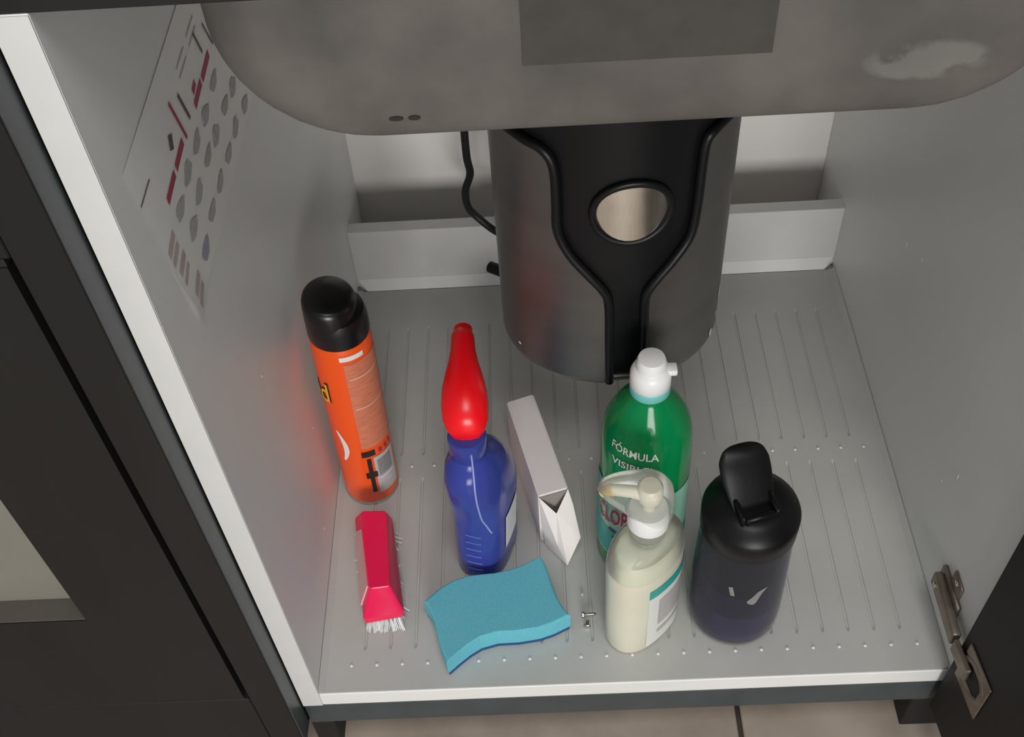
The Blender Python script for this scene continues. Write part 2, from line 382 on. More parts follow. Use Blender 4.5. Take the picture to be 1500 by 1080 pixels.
# ---- ribbed liner tray
W_, D_ = 0.56, 0.4998
ins = 0.0065
xs = [0.0004, ins]; sp = 0.02318; gx = [0.028 + sp * (k + 0.5) for k in range(22)]
for g in gx: xs += [g - 0.0016, g - 0.0008, g + 0.0008, g + 0.0016]
xs += [W_ - ins, W_ - 0.0004]
ys = [0.0, 0.003, 0.040, 0.044, 0.226, 0.230, 0.258, 0.262, 0.436, 0.440, D_ - 0.0085, D_]
def lh(i, j):
    x, y = xs[i], ys[j]
    if i in (0, len(xs) - 1): return 0.0035
    g = (i >= 2 and i < len(xs) - 2 and (i - 2) % 4 in (1, 2)) and j in (3, 4, 7, 8)
    return -0.0012 if g else 0.0
v = []; f = []
for j in range(len(ys)):
    for i in range(len(xs)): v.append((xs[i], ys[j] if not (j == 0) else 0.0005, lh(i, j)))
n = len(xs)
for j in range(len(ys) - 1):
    for i in range(n - 1): f.append((j * n + i, j * n + i + 1, (j + 1) * n + i + 1, (j + 1) * n + i))
ln = thing('liner_tray', 'ribbed pale grey plastic liner tray lying on the cabinet floor', 'liner', (0, 0, 0))
raw('tray_sheet', v, f, 'liner', ln)
box('tray_base', (0.003, 0.001, -0.0029), (0.557, D_ - 0.002, -0.0014), 'liner', ln)
raw('back_strip', [(0.012, 0.5005, 0.0001), (0.548, 0.5005, 0.0001), (0.5585, 0.5102, 0.0105), (0.0015, 0.5102, 0.0105), (0.0015, 0.5102, 0.0001), (0.5585, 0.5102, 0.0001)], [(0, 1, 2, 3), (0, 3, 4), (1, 5, 2), (3, 2, 5, 4), (0, 4, 5, 1)], 'trimwhite', cab)
bm = bmesh.new()
for ry in (0.0255, 0.2445):
    for k in range(23):
        for a, b in (((0.0017, 0), (0.0012, 0.0008)),):
            rr = [[(0.028 + sp * k + r * math.cos(t), ry + r * math.sin(t), z) for t in [q * PI / 5 for q in range(10)]] for r, z in ((0.0018, 0.0), (0.0014, 0.0006), (0.0006, 0.0009))]
            lofts(bm, rr)
o = frombm('embossed_dots', bm, 'whiteprint', ln, True); o['kind'] = 'stuff'

# ------------------------------------------------------------------ waste disposer
dx, dy, drx, dry = 0.276, 0.260, 0.092, 0.077
dz0, dz1 = 0.190, 0.452
wd = thing('waste_disposer', 'dark steel and black food waste disposer hanging under the sink', 'waste disposer', (dx, dy, 0.0))
def dsc(z):  # bottom rounding
    h = z - dz0; r = 0.016
    return 1.0 if h >= r else 1 - (r - math.sqrt(max(r * r - (r - h) ** 2, 0))) / 0.085
def dpos(th, z, off=0.0):
    s = dsc(z); return Vector(((drx * s + off) * math.sin(th), -(dry * s + off) * math.cos(th), z))
zs = [dz0 + 0.016 * (1 - math.cos(k / 6 * PI / 2)) for k in range(7)] + [0.24, 0.30, 0.36, 0.42, 0.46, 0.475]
bm = bmesh.new(); lofts(bm, [[dpos(2 * PI * k / 64, z) for k in range(64)] for z in zs])
frombm('housing', bm, 'black', wd, sharp=50)
bm = bmesh.new(); lofts(bm, [ring(drx * a, dry * a, z, 48) for a, z in ((0.97, 0.475), (0.93, 0.484), (0.70, 0.490), (0.62, 0.505))])
frombm('top_cap', bm, 'blackgloss', wd, sharp=50)
lathe('sink_collar', ((0.046, 0.505), (0.046, 0.522), (0.058, 0.526), (0.058, 0.5495)), 'black', wd)
eL = [(-70, 0.447), (-46.2, 0.4465), (-36.5, 0.444), (-31.4, 0.4357), (-29.5, 0.4211), (-29.2, 0.3955), (-28.8, 0.3686), (-22.8, 0.3467), (-13.7, 0.3275), (-7.5, 0.3133), (-4.5, 0.298), (-3.8, 0.2533), (-3.3, 0.2004), (-3.3, dz0 + 0.001)]
eR = [(70, 0.447), (44.8, 0.4469), (39.5, 0.4396), (38.3, 0.4152), (37.7, 0.3832), (35.2, 0.3544), (26.9, 0.3355), (18.2, 0.3186), (13.7, 0.3056), (13.0, 0.2902), (13.7, 0.249), (14.0, 0.2031), (14.0, dz0 + 0.001)]
def ethe(E, z):
    for (a, za), (b, zb_) in zip(E, E[1:]):
        if zb_ <= z <= za: return a + (b - a) * (za - z) / max(za - zb_, 1e-6)
    return E[-1][0] if z < E[-1][1] else E[0][0]
def shell(E, sgn):
    zl = sorted({round(dz0 + 0.001 + 0.015 * (1 - math.cos(k / 6 * PI / 2)), 5) for k in range(7)} | {round(0.21 + 0.005 * k, 5) for k in range(47)} | {0.4425, 0.4455, 0.447})
    zl = [z for z in zl if z <= 0.447]
    N = 44; o1 = []; o2 = []
    for z in zl:
        t0 = math.radians(ethe(E, z)); t1 = sgn * math.radians(176)
        for off, L in ((0.0035, o1), (0.0002, o2)):
            L.append([dpos(t0 + (t1 - t0) * k / N, z, off) for k in range(N + 1)])
    rings = [a + b[::-1] for a, b in zip(o1, o2)]
    bm = bmesh.new(); lofts(bm, rings)
    return frombm('steel_shell', bm, 'shell', wd, sharp=45)
sl = shell(eL, -1); sr = shell(eR, 1)
for E in (eL, eR):
    pts = [dpos(math.radians(t), z, 0.0032) for t, z in E[1:-1]]
    pts = smoothpath([dpos(math.radians(E[0][0] * 0.92), 0.4475, 0.003)] + pts, 5)
    tubeobj('edge_bead', pts, 0.0038, 'black', wd, 10)
# round steel badge following the housing curve, in a raised black ring
bt, bz, br_ = math.radians(5.4), 0.3905, 0.0255
def bpos(a, r, off):
    return dpos(bt + r * math.cos(a) / 0.090, bz + r * math.sin(a), off)
bm = bmesh.new(); R_ = [[bpos(2 * PI * k / 32, r, off) for k in range(32)] for r, off in ((br_, 0.0003), (br_, 0.0012), (br_ * 0.8, 0.0012), (br_ * 0.6, 0.0012), (br_ * 0.4, 0.0012), (br_ * 0.2, 0.0012), (0.0005, 0.0012))]
for r_ in R_[1:]:
    for p_ in r_:
        u_ = (math.atan2(p_.x, -p_.y) - bt) * 0.084 / br_
        p_.y -= 0.0022 * max(0, 1 - u_ * u_)
lofts(bm, R_); frombm('steel_badge', bm, 'steel', wd, sharp=50)['label'] = 'round brushed steel badge'
tubeobj('badge_ring', [bpos(2 * PI * k / 40, 0.0285, 0.0016) for k in range(41)], 0.0030, 'black', wd, 10)
bm = bmesh.new(); t0, t1 = math.radians(-2.8), math.radians(11)
lofts(bm, [[dpos(t0 + (t1 - t0) * k / 6, z, o_) for k in range(7)] + [dpos(t1 + (t0 - t1) * k / 6, z, 0.0001) for k in range(7)] for z, o_ in ((0.2005, 0.0022), (0.2025, 0.0022))])
frombm('bottom_trim', bm, 'steel', wd)
for t, z, a, b in ((72, 0.246, 0.0022, 0.009), (74, 0.264, 0.0016, 0.006), (63, 0.210, 0.003, 0.005), (69, 0.226, 0.0012, 0.004), (-57, 0.2165, 0.0022, 0.0016)):
    P_ = [dpos(math.radians(t) + a * math.cos(q) / 0.08 * (0.8 + 0.3 * math.sin(3 * q)), z + b * math.sin(q), 0.0041) for q in [k * PI / 5 for k in range(10)]]
    raw('paint_chip', P_, [tuple(range(10))], 'chip', wd)
bm = bmesh.new(); tube(bm, [(-0.080, 0.03, 0.222), (-0.096, 0.042, 0.2195), (-0.106, 0.050, 0.2175)], 0.0055, 12)
frombm('outlet_stub', bm, 'black', wd, sharp=60)
cpts = [(0.168, 0.467, 0.50), (0.150, 0.475, 0.36), (0.146, 0.49, 0.245), (0.1455, 0.492, 0.20), (0.147, 0.495, 0.175), (0.140, 0.497, 0.150), (0.141, 0.498, 0.126), (0.152, 0.497, 0.109), (0.172, 0.485, 0.098), (0.205, 0.455, 0.105), (0.232, 0.40, 0.150), (0.247, 0.332, 0.212)]
tubeobj('power_cord', smoothpath([(x - dx, y - dy, z) for x, y, z in cpts]), 0.0042, 'cord', wd, 12)

# ------------------------------------------------------------------ insecticide can
cn = thing('spray_can', 'orange aerosol can with black cap standing against the side panel', 'spray can', (0.0345, 0.226, 0.0005))
cn.rotation_euler = (0, math.radians(1.2), 0)
cr = 0.0272
lathe('can_body', ((0.0235, 0.0005), (0.0262, 0.002), (cr, 0.006), (cr, 0.226), (0.0265, 0.231), (0.0245, 0.235)), 'orange', cn, 48)
lathe('bottom_rim', ((0.0245, 0.0), (0.0272, 0.0008), (0.0275, 0.003), (0.0270, 0.0045)), 'chrome', cn, 48)
cf = lambda z: cr
patch('pale_panel', cf, 7, 96, 0.094, 0.216, 'panelorange', cn, 0.0004, 20, 4)
patch('pale_band', cf, 2, 48, 0.2205, 0.2262, 'whiteprint', cn, 0.0004, 12, 1)
for k in range(2): patch('print_rule', cf, 12, 92, 0.195 - 0.042 * k, 0.1965 - 0.042 * k, 'palelab', cn, 0.0007, 16, 1)
patch('black_bar', cf, 4, 32, 0.0805, 0.089, 'ink', cn, 0.0006, 6, 1)
patch('pictogram', cf, 12, 21, 0.022, 0.077, 'ink', cn, 0.0006, 3, 1)
patch('pictogram', cf, 5, 29, 0.046, 0.055, 'ink', cn, 0.0006, 6, 1)
patch('code_box', cf, 26, 78, 0.018, 0.077, 'greylab', cn, 0.0005, 12, 1)
patch('code_box', cf, 32, 68, 0.046, 0.071, 'greydk', cn, 0.0008, 10, 1)
patch('code_box', cf, 30, 70, 0.041, 0.0425, 'whiteprint', cn, 0.0008, 10, 1)
for k in range(3): patch('small_mark', cf, 40 + 15 * k, 48 + 15 * k, 0.081, 0.087, 'crimson', cn, 0.0006, 3, 1)
wraptext('logo_outline', 'Raid', 0.036, cf, -82, 0.1575, 'ink', cn, 0.0006, 0.0012, 0.18, 0.046)  # black outline printed behind the yellow logo
wraptext('logo', 'Raid', 0.036, cf, -82.5, 0.1565, 'yellow', cn, 0.0010, 0.0002, 0.18, 0.044)
bm = bmesh.new()
v = []
for k in range(14):
    t = k / 13; a = -38 + 14 * math.sin(PI * t * 0.9); z = 0.118 - 0.045 * t
    v.append((a, z, 2.5 + 3.5 * math.sin(PI * t)))
L = [bm.verts.new(curved(cf, math.radians(a - w), z, 0.0006)) for a, z, w in v]; R_ = [bm.verts.new(curved(cf, math.radians(a + w), z, 0.0006)) for a, z, w in v]
for k in range(13): bm.faces.new((L[k], R_[k], R_[k + 1], L[k + 1]))
frombm('white_swoosh', bm, 'whiteprint', cn)
# cap: cylinder with sloping hood
n = 48; rings = []
for r, z in ((0.0268, 0.2335), (0.0272, 0.2365), (0.0270, 0.249), (0.0264, 0.256)): rings.append(ring(r, r, z, n))
cp = loft('cap', rings + [ring(0.0250, 0.0250, 0.2595, n), ring(0.021, 0.021, 0.261, n)], 'blackgloss', cn, (True, True), 45)
def hood(x, y): return 0
rings = []
for k, (r, z) in enumerate(((0.0268, 0.248), (0.0264, 0.262), (0.0260, 0.2700), (0.0245, 0.2745), (0.0215, 0.2768), (0.010, 0.2776))):
    rings.append(ring(r * 0.885, r, z, n, cx=-0.0032, cy=0.0, dz=lambda X, Y: 0.12 * (-(X + 0.0038))))
loft('spray_hood', rings, 'blackgloss', cp, (True, True), 45)

# ------------------------------------------------------------------ blue trigger bottle
sb = thing('spray_bottle', 'blue cleaner spray bottle with red trigger head standing behind the sponge', 'spray bottle', (0.1535, 0.1455, 0.0))
rot = math.radians(-18)
NX, NY = -0.0055, -0.012
secs = ((0.0220, 0.0355, 0.0004, 0), (0.0240, 0.0375, 0.002, 0), (0.0247, 0.0385, 0.006, 0), (0.0250, 0.0388, 0.04, 0.0005), (0.0256, 0.0390, 0.075, 0.002), (0.0262, 0.0392, 0.105, 0.003), (0.0258, 0.0385, 0.130, 0.0025), (0.0245, 0.0350, 0.149, 0.001), (0.0215, 0.0285, 0.161, 0), (0.0180, 0.0215, 0.168, 0), (0.0158, 0.0165, 0.172, 0), (0.0148, 0.0148, 0.177, 0), (0.0145, 0.0145, 0.190, 0))
def sec(z):
    for p, q in zip(secs, secs[1:]):
        if p[2] <= z <= q[2]:
            t = (z - p[2]) / (q[2] - p[2]); return [p[i] + (q[i] - p[i]) * t for i in range(4)]
    return list(secs[-1])
def secpos(z, u, off):
    a, b, _, c0 = sec(z); k = min(max(0, (z - 0.10) / 0.07), 1); e = 2.8 - 0.8 * k
    c, s_ = math.cos(u), math.sin(u); x = (a + off) * math.copysign(abs(c) ** (2 / e), c); y = (b + off) * math.copysign(abs(s_) ** (2 / e), s_)
    return (c0 + NX * k + x * math.cos(rot) - y * math.sin(rot), NY * k + x * math.sin(rot) + y * math.cos(rot), z)
zz = [q[2] for q in secs[:-1]] + [0.088, 0.095, 0.112, 0.119, 0.137, 0.143, 0.155, 0.165]
rings = [[secpos(z, 2 * PI * i / 56, 0) for i in range(56)] for z in sorted(zz + [secs[-1][2]])]
loft('bottle', rings, 'blue', sb, (True, True), 60)
lathe('neck_collar', ((0.0155, 0.174), (0.0165, 0.176), (0.0165, 0.196), (0.0150, 0.1975)), 'blue', sb, 32, cx=NX, cy=NY)
# moulded level marks on the front narrow side
def bodyp(u, z, off): return secpos(z, -PI / 2 + u, off)
for k in range(6):
    z = 0.020 + 0.0115 * k
    tubeobj('level_mark', [bodyp(-0.15 + 0.07 * q, z, 0.0001) for q in range(6)], 0.0006, 'bluelight', sb, 6)
bm = bmesh.new(); v = []
for j in range(5):
    for i in range(7): v.append(bodyp(1.25 + 0.09 * i, 0.035 + 0.013 * j, 0.0007))
vs = [bm.verts.new(p) for p in v]
for j in range(4):
    for i in range(6): bm.faces.new((vs[j * 7 + i], vs[j * 7 + i + 1], vs[j * 7 + i + 8], vs[j * 7 + i + 7]))
frombm('side_label', bm, 'whiteprint', sb, True)
def onx(z, xt):
    best = min((abs(secpos(z, u, 0)[0] - xt), u) for u in [-2.4 + 0.02 * k for k in range(90)])
    return secpos(z, best[1], 0.0003)
tubeobj('highlight_line', smoothpath([(NX + 0.0035, NY - 0.0163, 0.190), (NX + 0.0035, NY - 0.0165, 0.178)] + [onx(z, NX + 0.0035 + d) for z, d in ((0.167, 0.0), (0.155, 0.0004), (0.140, 0.001), (0.122, 0.002), (0.110, 0.0032), (0.098, 0.0062), (0.084, 0.0100))], 5), 0.0009, 'tube', sb, 8)  # pale line on the outer wall paints a highlight down the bottle
# red trigger head: broad rear hood narrowing to the nozzle, which points to the back of the cabinet
hs = ((-0.026, 0.004, 0.0045, 0.1990), (-0.0245, 0.0105, 0.0115, 0.2020), (-0.020, 0.0150, 0.0150, 0.2050), (-0.013, 0.0180, 0.0165, 0.2090), (-0.001, 0.0188, 0.0165, 0.2140), (0.012, 0.0178, 0.0155, 0.2185), (0.026, 0.0150, 0.0140, 0.2220), (0.038, 0.0122, 0.0128, 0.2245), (0.050, 0.0103, 0.0118, 0.2260), (0.059, 0.0098, 0.0112, 0.2268), (0.066, 0.0096, 0.0110, 0.2270), (0.0695, 0.0080, 0.0095, 0.2270), (0.071, 0.004, 0.005, 0.2270))
HY = NY + 0.008
rings = []
for y, a, b, z in hs:
    y = -0.014 + (y + 0.026) * 0.964; a *= 1.06
    rings.append([(NX + 0.0006 - 0.02 * (y + 0.03) + a * math.cos(t), y + HY, z + b * math.sin(t)) for t in [2 * PI * k / 28 for k in range(28)]])
hd = loft('trigger_head', rings, 'red', sb, (True, True), 60)
rings = []
for y, z, a, b in ((0.026, 0.212, 0.007, 0.005), (0.040, 0.198, 0.0068, 0.004), (0.047, 0.185, 0.0062, 0.0035), (0.050, 0.175, 0.0058, 0.003), (0.048, 0.165, 0.005, 0.0025)):
    rings.append([(NX - 0.001 + a * math.cos(t), y + HY + b * math.sin(t), z) for t in [2 * PI * k / 16 for k in range(16)]])
loft('trigger', rings, 'red', hd, (True, True), 60)
bm = bmesh.new(); rr = [[(NX - 0.0014 + r * math.cos(t), y + HY + 0.004, 0.2270 + r * math.sin(t)) for t in [2 * PI * k / 16 for k in range(16)]] for r, y in ((0.0075, 0.0725), (0.0082, 0.074), (0.0082, 0.080), (0.006, 0.0825))]
lofts(bm, rr); frombm('nozzle', bm, 'red', hd, sharp=40)

# ------------------------------------------------------------------ white carton standing on its edge
ct = thing('carton', 'slim white cardboard carton with a crumpled open end beside the blue bottle', 'carton', (0.204, 0.207, 0.0004))
ox, oy = 0.204, 0.207
P = lambda x, y, z: (x - ox, y - oy, z)
FL, FR, NR, NL = (0.177, 0.2605), (0.2035, 0.2695), (0.2325, 0.155), (0.2045, 0.147)
h = 0.079
bm = bmesh.new(); lofts(bm, [[P(*q, z) for q in (FL, FR, NR, NL)] for z in (0, h)])
bmesh.ops.bevel(bm, geom=[e for e in bm.edges], offset=0.0012, segments=2, affect='EDGES')
frombm('box_body', bm, 'carton', ct, sharp=40)
A, B = P(0.2048, 0.1462, h), P(0.2322, 0.1542, h); T = P(0.2290, 0.1190, 0.001); Px = P(0.2206, 0.1400, 0.060)
Cb, Db_ = P(0.2085, 0.1435, 0.001), P(0.2365, 0.1500, 0.001); Rm = P(0.2425, 0.1330, 0.028); Rt = P(0.2365, 0.1480, 0.062)
raw('end_flap', [A, Cb, T, Px, P(0.2205, 0.1300, 0.020)], [(0, 1, 4), (1, 2, 4), (4, 2, 3), (0, 4, 3)], 'carton', ct)
raw('end_flap', [B, Px, T, Rm, Rt, Db_], [(0, 1, 4), (1, 3, 4), (1, 2, 3), (3, 2, 5), (4, 3, 5), (0, 4, 5)], 'carton', ct)
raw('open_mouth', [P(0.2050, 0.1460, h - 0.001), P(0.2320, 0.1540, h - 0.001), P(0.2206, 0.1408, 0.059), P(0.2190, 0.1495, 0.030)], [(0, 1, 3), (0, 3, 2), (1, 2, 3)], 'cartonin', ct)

# ------------------------------------------------------------------ green bleach bottle
gb = thing('bleach_bottle', 'green cleaner bottle with white flip cap standing behind the soap pump', 'bottle', (0.2995, 0.1395, 0))
gprof = ((0.036, 0.0005), (0.0395, 0.0025), (0.041, 0.008), (0.0405, 0.06), (0.0392, 0.17), (0.0382, 0.187), (0.0358, 0.201), (0.0305, 0.214), (0.0245, 0.2240), (0.0180, 0.2325), (0.0150, 0.2375), (0.0140, 0.243))
def gr(z):
    for (a, za), (b, zb_) in zip(gprof, gprof[1:]):
        if za <= z <= zb_: return a + (b - a) * (z - za) / (zb_ - za)
    return gprof[-1][0]
lathe('bottle', gprof, 'green', gb, 56, sharp=60)
patch('label', gr, -95, 68, 0.030, 0.136, 'mint', gb, 0.0004, 30, 2)
patch('label_band', gr, -95, 68, 0.034, 0.074, 'teal', gb, 0.0007, 30, 1, -0.006)
patch('label_band', gr, -95, -72, 0.074, 0.136, 'teal', gb, 0.0007, 6, 1)
wraptext('print_fOrmula'.lower(), 'FÓRMULA', 0.0115, gr, -24, 0.1925, 'whiteprint', gb, 0.0009, 0.0001, -0.06, 0.042)
wraptext('print_visible', 'VISIBLE!', 0.0115, gr, -25, 0.1765, 'whiteprint', gb, 0.0009, 0.0001, -0.02, 0.036)
wraptext('brand_outline', 'CLORALEX', 0.033, gr, -25, 0.0890, 'whiteprint', gb, 0.0010, 0.0020, 0.25, 0.072)
wraptext('brand_lettering', 'CLORALEX', 0.033, gr, -25, 0.0895, 'crimson', gb, 0.0014, 0.0008, 0.25, 0.069)
for k, (t, w) in enumerate(((-52, 14), (-46, 16), (-42, 10))): patch('small_print', gr, t, t + w, 0.072 - 0.010 * k, 0.0765 - 0.010 * k, 'navyprint', gb, 0.0011, 5, 1)
patch('yellow_flash', gr, -62, -44, 0.124, 0.131, 'yellow', gb, 0.0010, 6, 1)
lathe('tamper_ring', ((0.0158, 0.2385), (0.0165, 0.2395), (0.0165, 0.2475), (0.0158, 0.2480)), 'tealring', gb, 36)
cpw = lathe('cap', ((0.0160, 0.2480), (0.0166, 0.2490), (0.0164, 0.2610), (0.0145, 0.2655), (0.0122, 0.2670), (0.0118, 0.2740), (0.0105, 0.2775), (0.0060, 0.2785)), 'cap_white', gb, 36)
o = box('flip_tab', (0.010, -0.006, 0.2605), (0.0205, 0.004, 0.2665), 'cap_white', cpw, 0.0014, 2)

# ------------------------------------------------------------------ cream soap pump
sp_ = thing('soap_pump', 'cream hand soap bottle with white pump under a clear cover', 'soap dispenser', (0.2925, 0.0545, 0))
sr_ = math.radians(42)
secs = ((0.030, 0.017, 0.0005), (0.0345, 0.0215, 0.003), (0.0365, 0.0235, 0.010), (0.0372, 0.0245, 0.05), (0.0376, 0.0248, 0.115), (0.0370, 0.0243, 0.132), (0.0352, 0.0230, 0.1425), (0.0325, 0.0210, 0.1475), (0.0150, 0.0100, 0.1482))
loft('bottle', [ring(a, b, z, 48, 2.3, rot=sr_) for a, b, z in secs], 'soap', sp_, (True, True), 60)
loft('clear_shoulder', [ring(a, b, z, 48, 2.3, rot=sr_) for a, b, z in ((0.0378, 0.0251, 0.128), (0.0375, 0.0248, 0.134), (0.0346, 0.0228, 0.1485), (0.0272, 0.0192, 0.1580), (0.0185, 0.0160, 0.1620), (0.0150, 0.0150, 0.1635))], 'clear', sp_, (False, False), 60)['label'] = 'clear empty shoulder of the bottle'
lathe('neck', ((0.0148, 0.1600), (0.0142, 0.163), (0.0140, 0.176)), 'clear', sp_, 32)
lathe('pump_collar', ((0.0150, 0.1750), (0.0168, 0.1765), (0.0168, 0.1930), (0.0150, 0.1960), (0.0090, 0.1975)), 'cap_white', sp_, 40)
pm = lathe('pump_head', ((0.0055, 0.197), (0.0055, 0.208), (0.0095, 0.210), (0.0105, 0.214), (0.0102, 0.224), (0.0080, 0.2265)), 'ivory', sp_, 28)
tubeobj('spout', [(-0.004, -0.001, 0.216), (-0.014, 0.0012, 0.2175), (-0.026, 0.004, 0.2165), (-0.033, 0.0056, 0.2140)], 0.0058, 'ivory', pm, 14, 0.0042)
tubeobj('spout_tip', [(-0.028, 0.0045, 0.2160), (-0.033, 0.0056, 0.2140), (-0.0365, 0.0064, 0.2105)], 0.0050, 'tipyellow', pm, 14, 0.0042)
# clear cover: hull round head and spout
rings = []
for z, s in ((0.192, 1.0), (0.204, 1.02), (0.215, 1.0), (0.225, 0.93), (0.2295, 0.80), (0.2315, 0.55)):
    r = []
    for k in range(40):
        t = 2 * PI * k / 40; c, s_ = math.cos(t), math.sin(t)
        ex = 0.019 if c > 0 else 0.019 + 0.022 * min(1, max(0, (z - 0.192) / 0.018))
        X = ex * c * s; Y = 0.0165 * s_ * s * (1 - 0.25 * max(0, -c)) - 0.10 * X
        r.append((X * math.cos(-0.09) - Y * math.sin(-0.09), X * math.sin(-0.09) + Y * math.cos(-0.09), z))
    rings.append(r)
loft('clear_cover', rings, 'clear', sp_, (False, True), 60)['label'] = 'clear plastic cover over the pump'
def soapp(u, z, off):
    e = 2.3; A, B = 0.0372 + off, 0.0245 + off; c, s = math.cos(u), math.sin(u)
    x = A * math.copysign(abs(c) ** (2 / e), c); y = B * math.copysign(abs(s) ** (2 / e), s)
    return (x * math.cos(sr_) - y * math.sin(sr_), x * math.sin(sr_) + y * math.cos(sr_), z)
def soappatch(name, u0, u1, z0, z1, m, off):
    v = []; f = []; n = 14
    for j in range(3):
        for i in range(n + 1): v.append(soapp(u0 + (u1 - u0) * i / n, z0 + (z1 - z0) * j / 2, off))
    for j in range(2):
        for i in range(n): a = j * (n + 1) + i; f.append((a, a + 1, a + n + 2, a + n + 1))
    return raw(name, v, f, m, sp_, True)
soappatch('label', -2.02, -0.55, 0.014, 0.112, 'whiteprint', 0.0005)
soappatch('label_band', -2.02, -0.55, 0.099, 0.112, 'teal', 0.0008)
soappatch('label_print', -1.72, -0.85, 0.045, 0.088, 'greylab', 0.0008)
soappatch('label_print', -1.72, -0.95, 0.030, 0.036, 'greylab', 0.0008)

# ------------------------------------------------------------------ black shaker bottle
sh = thing('shaker_bottle', 'smoky shaker bottle with black flip lid standing beside the soap pump', 'bottle', (0.3780, 0.0680, 0))
lathe('bottle', ((0.033, 0.0005), (0.0385, 0.004), (0.0412, 0.012), (0.0416, 0.03), (0.0408, 0.07), (0.0396, 0.11), (0.0385, 0.148)), 'smoke', sh, 56, (True, False), 60)
lathe('drink', ((0.031, 0.003), (0.0375, 0.007), (0.0398, 0.014), (0.0400, 0.03), (0.0395, 0.052), (0.038, 0.0525)), 'drink', sh, 48, sharp=60)
lathe('inner_sleeve', ((0.0310, 0.072), (0.0318, 0.085), (0.0330, 0.146)), 'ink', sh, 48, (False, False), 60)
shf = lambda z: 0.0402 - (z - 0.09) * 0.03
# pale emblem: two slanted strokes with a tail
bm = bmesh.new()
for pts in (((-22, 0.110), (-17, 0.1115), (-13, 0.0985), (-18, 0.098)), ((14, 0.106), (26, 0.1105), (20, 0.104), (8, 0.0985)), ((8, 0.0985), (20, 0.104), (13, 0.088), (2, 0.0915)), ((2, 0.0915), (13, 0.088), (10, 0.086), (4, 0.088))):
    vs = [bm.verts.new(curved(shf, math.radians(a - 4), z - 0.005, 0.0006)) for a, z in pts]; bm.faces.new(vs)
frombm('emblem', bm, 'greydk', sh)['label'] = 'pale grey angular emblem'
ld = lathe('lid', ((0.0385, 0.1445), (0.0398, 0.146), (0.0402, 0.160), (0.0402, 0.1660), (0.0390, 0.1695), (0.0345, 0.1735), (0.030, 0.1780), (0.024, 0.1805), (0.008, 0.1815)), 'black', sh, 56, sharp=50)
# raised drinking spout with flip cap rising from the lid
ca = math.radians(14)
def cl(x, y, z): return (-0.0035 + x * math.cos(ca) - y * math.sin(ca), 0.004 + x * math.sin(ca) + y * math.cos(ca), z)
rings = []
for y, z, a, b in ((-0.014, 0.1790, 0.0165, 0.006), (-0.006, 0.1860, 0.0185, 0.009), (0.003, 0.1940, 0.0205, 0.0110), (0.010, 0.2010, 0.0215, 0.0120), (0.015, 0.2070, 0.0212, 0.0115), (0.018, 0.2115, 0.0190, 0.0092), (0.0195, 0.2140, 0.0140, 0.0060)):
    rings.append([cl(a * math.copysign(abs(math.cos(t)) ** 0.8, math.cos(t)), y + b * math.sin(t), z + 0.5 * b * math.sin(t)) for t in [2 * PI * k / 28 for k in range(28)]])
loft('flip_cap', rings, 'black', sh, (True, True), 55)
bm = bmesh.new()
for x0, x1 in ((-0.0165, -0.0125), (0.0125, 0.0165)): bbox(bm, (x0, -0.026, 0.178), (x1, -0.006, 0.190), 0.0012, 1)
bbox(bm, (-0.0125, -0.027, 0.178), (0.0125, -0.0215, 0.1875), 0.0012, 1)
for vv in bm.verts: vv.co = Vector(cl(vv.co.x, vv.co.y, vv.co.z))
frombm('cap_bracket', bm, 'black', sh, sharp=40)

# ------------------------------------------------------------------ pink scrubbing brush
bo = (0.050, 0.112)
bh = thing('scrub_brush', 'pink plastic scrubbing brush with white bristles lying by the orange can', 'brush', (bo[0], bo[1], 0))
Q = lambda x, y, z: (x - bo[0], y - bo[1], z)
low = [(0.0245, 0.168), (0.0290, 0.1715), (0.0560, 0.1705), (0.0610, 0.166), (0.0766, 0.0665), (0.0745, 0.0640), (0.0425, 0.0590), (0.0400, 0.0605)]
top = [(0.0325, 0.164), (0.0350, 0.1660), (0.0555, 0.1655), (0.0580, 0.163), (0.0655, 0.0835), (0.0645, 0.0820), (0.0485, 0.0805), (0.0465, 0.082)]
bm = bmesh.new(); lofts(bm, [[Q(x, y, 0.016) for x, y in low], [Q(x, y, 0.024) for x, y in low], [Q(x, y, 0.039) for x, y in top], [Q(0.5 * (x + 0.054) if False else x * 0.94 + 0.052 * 0.06, y * 0.97 + 0.112 * 0.03, 0.0405) for x, y in top]])
frombm('handle', bm, 'pink', bh, sharp=28)
raw('side_strip', [Q(0.0272, 0.152, 0.0235), Q(0.0352, 0.146, 0.0370), Q(0.0448, 0.085, 0.0372), Q(0.0378, 0.073, 0.0235), Q(0.0262, 0.152, 0.0250), Q(0.0342, 0.146, 0.0385), Q(0.0438, 0.085, 0.0387), Q(0.0366, 0.073, 0.0250)], [(0, 1, 2, 3), (4, 7, 6, 5), (0, 4, 5, 1), (1, 5, 6, 2), (2, 6, 7, 3), (3, 7, 4, 0)], 'pinkpale', bh)
bm = bmesh.new()
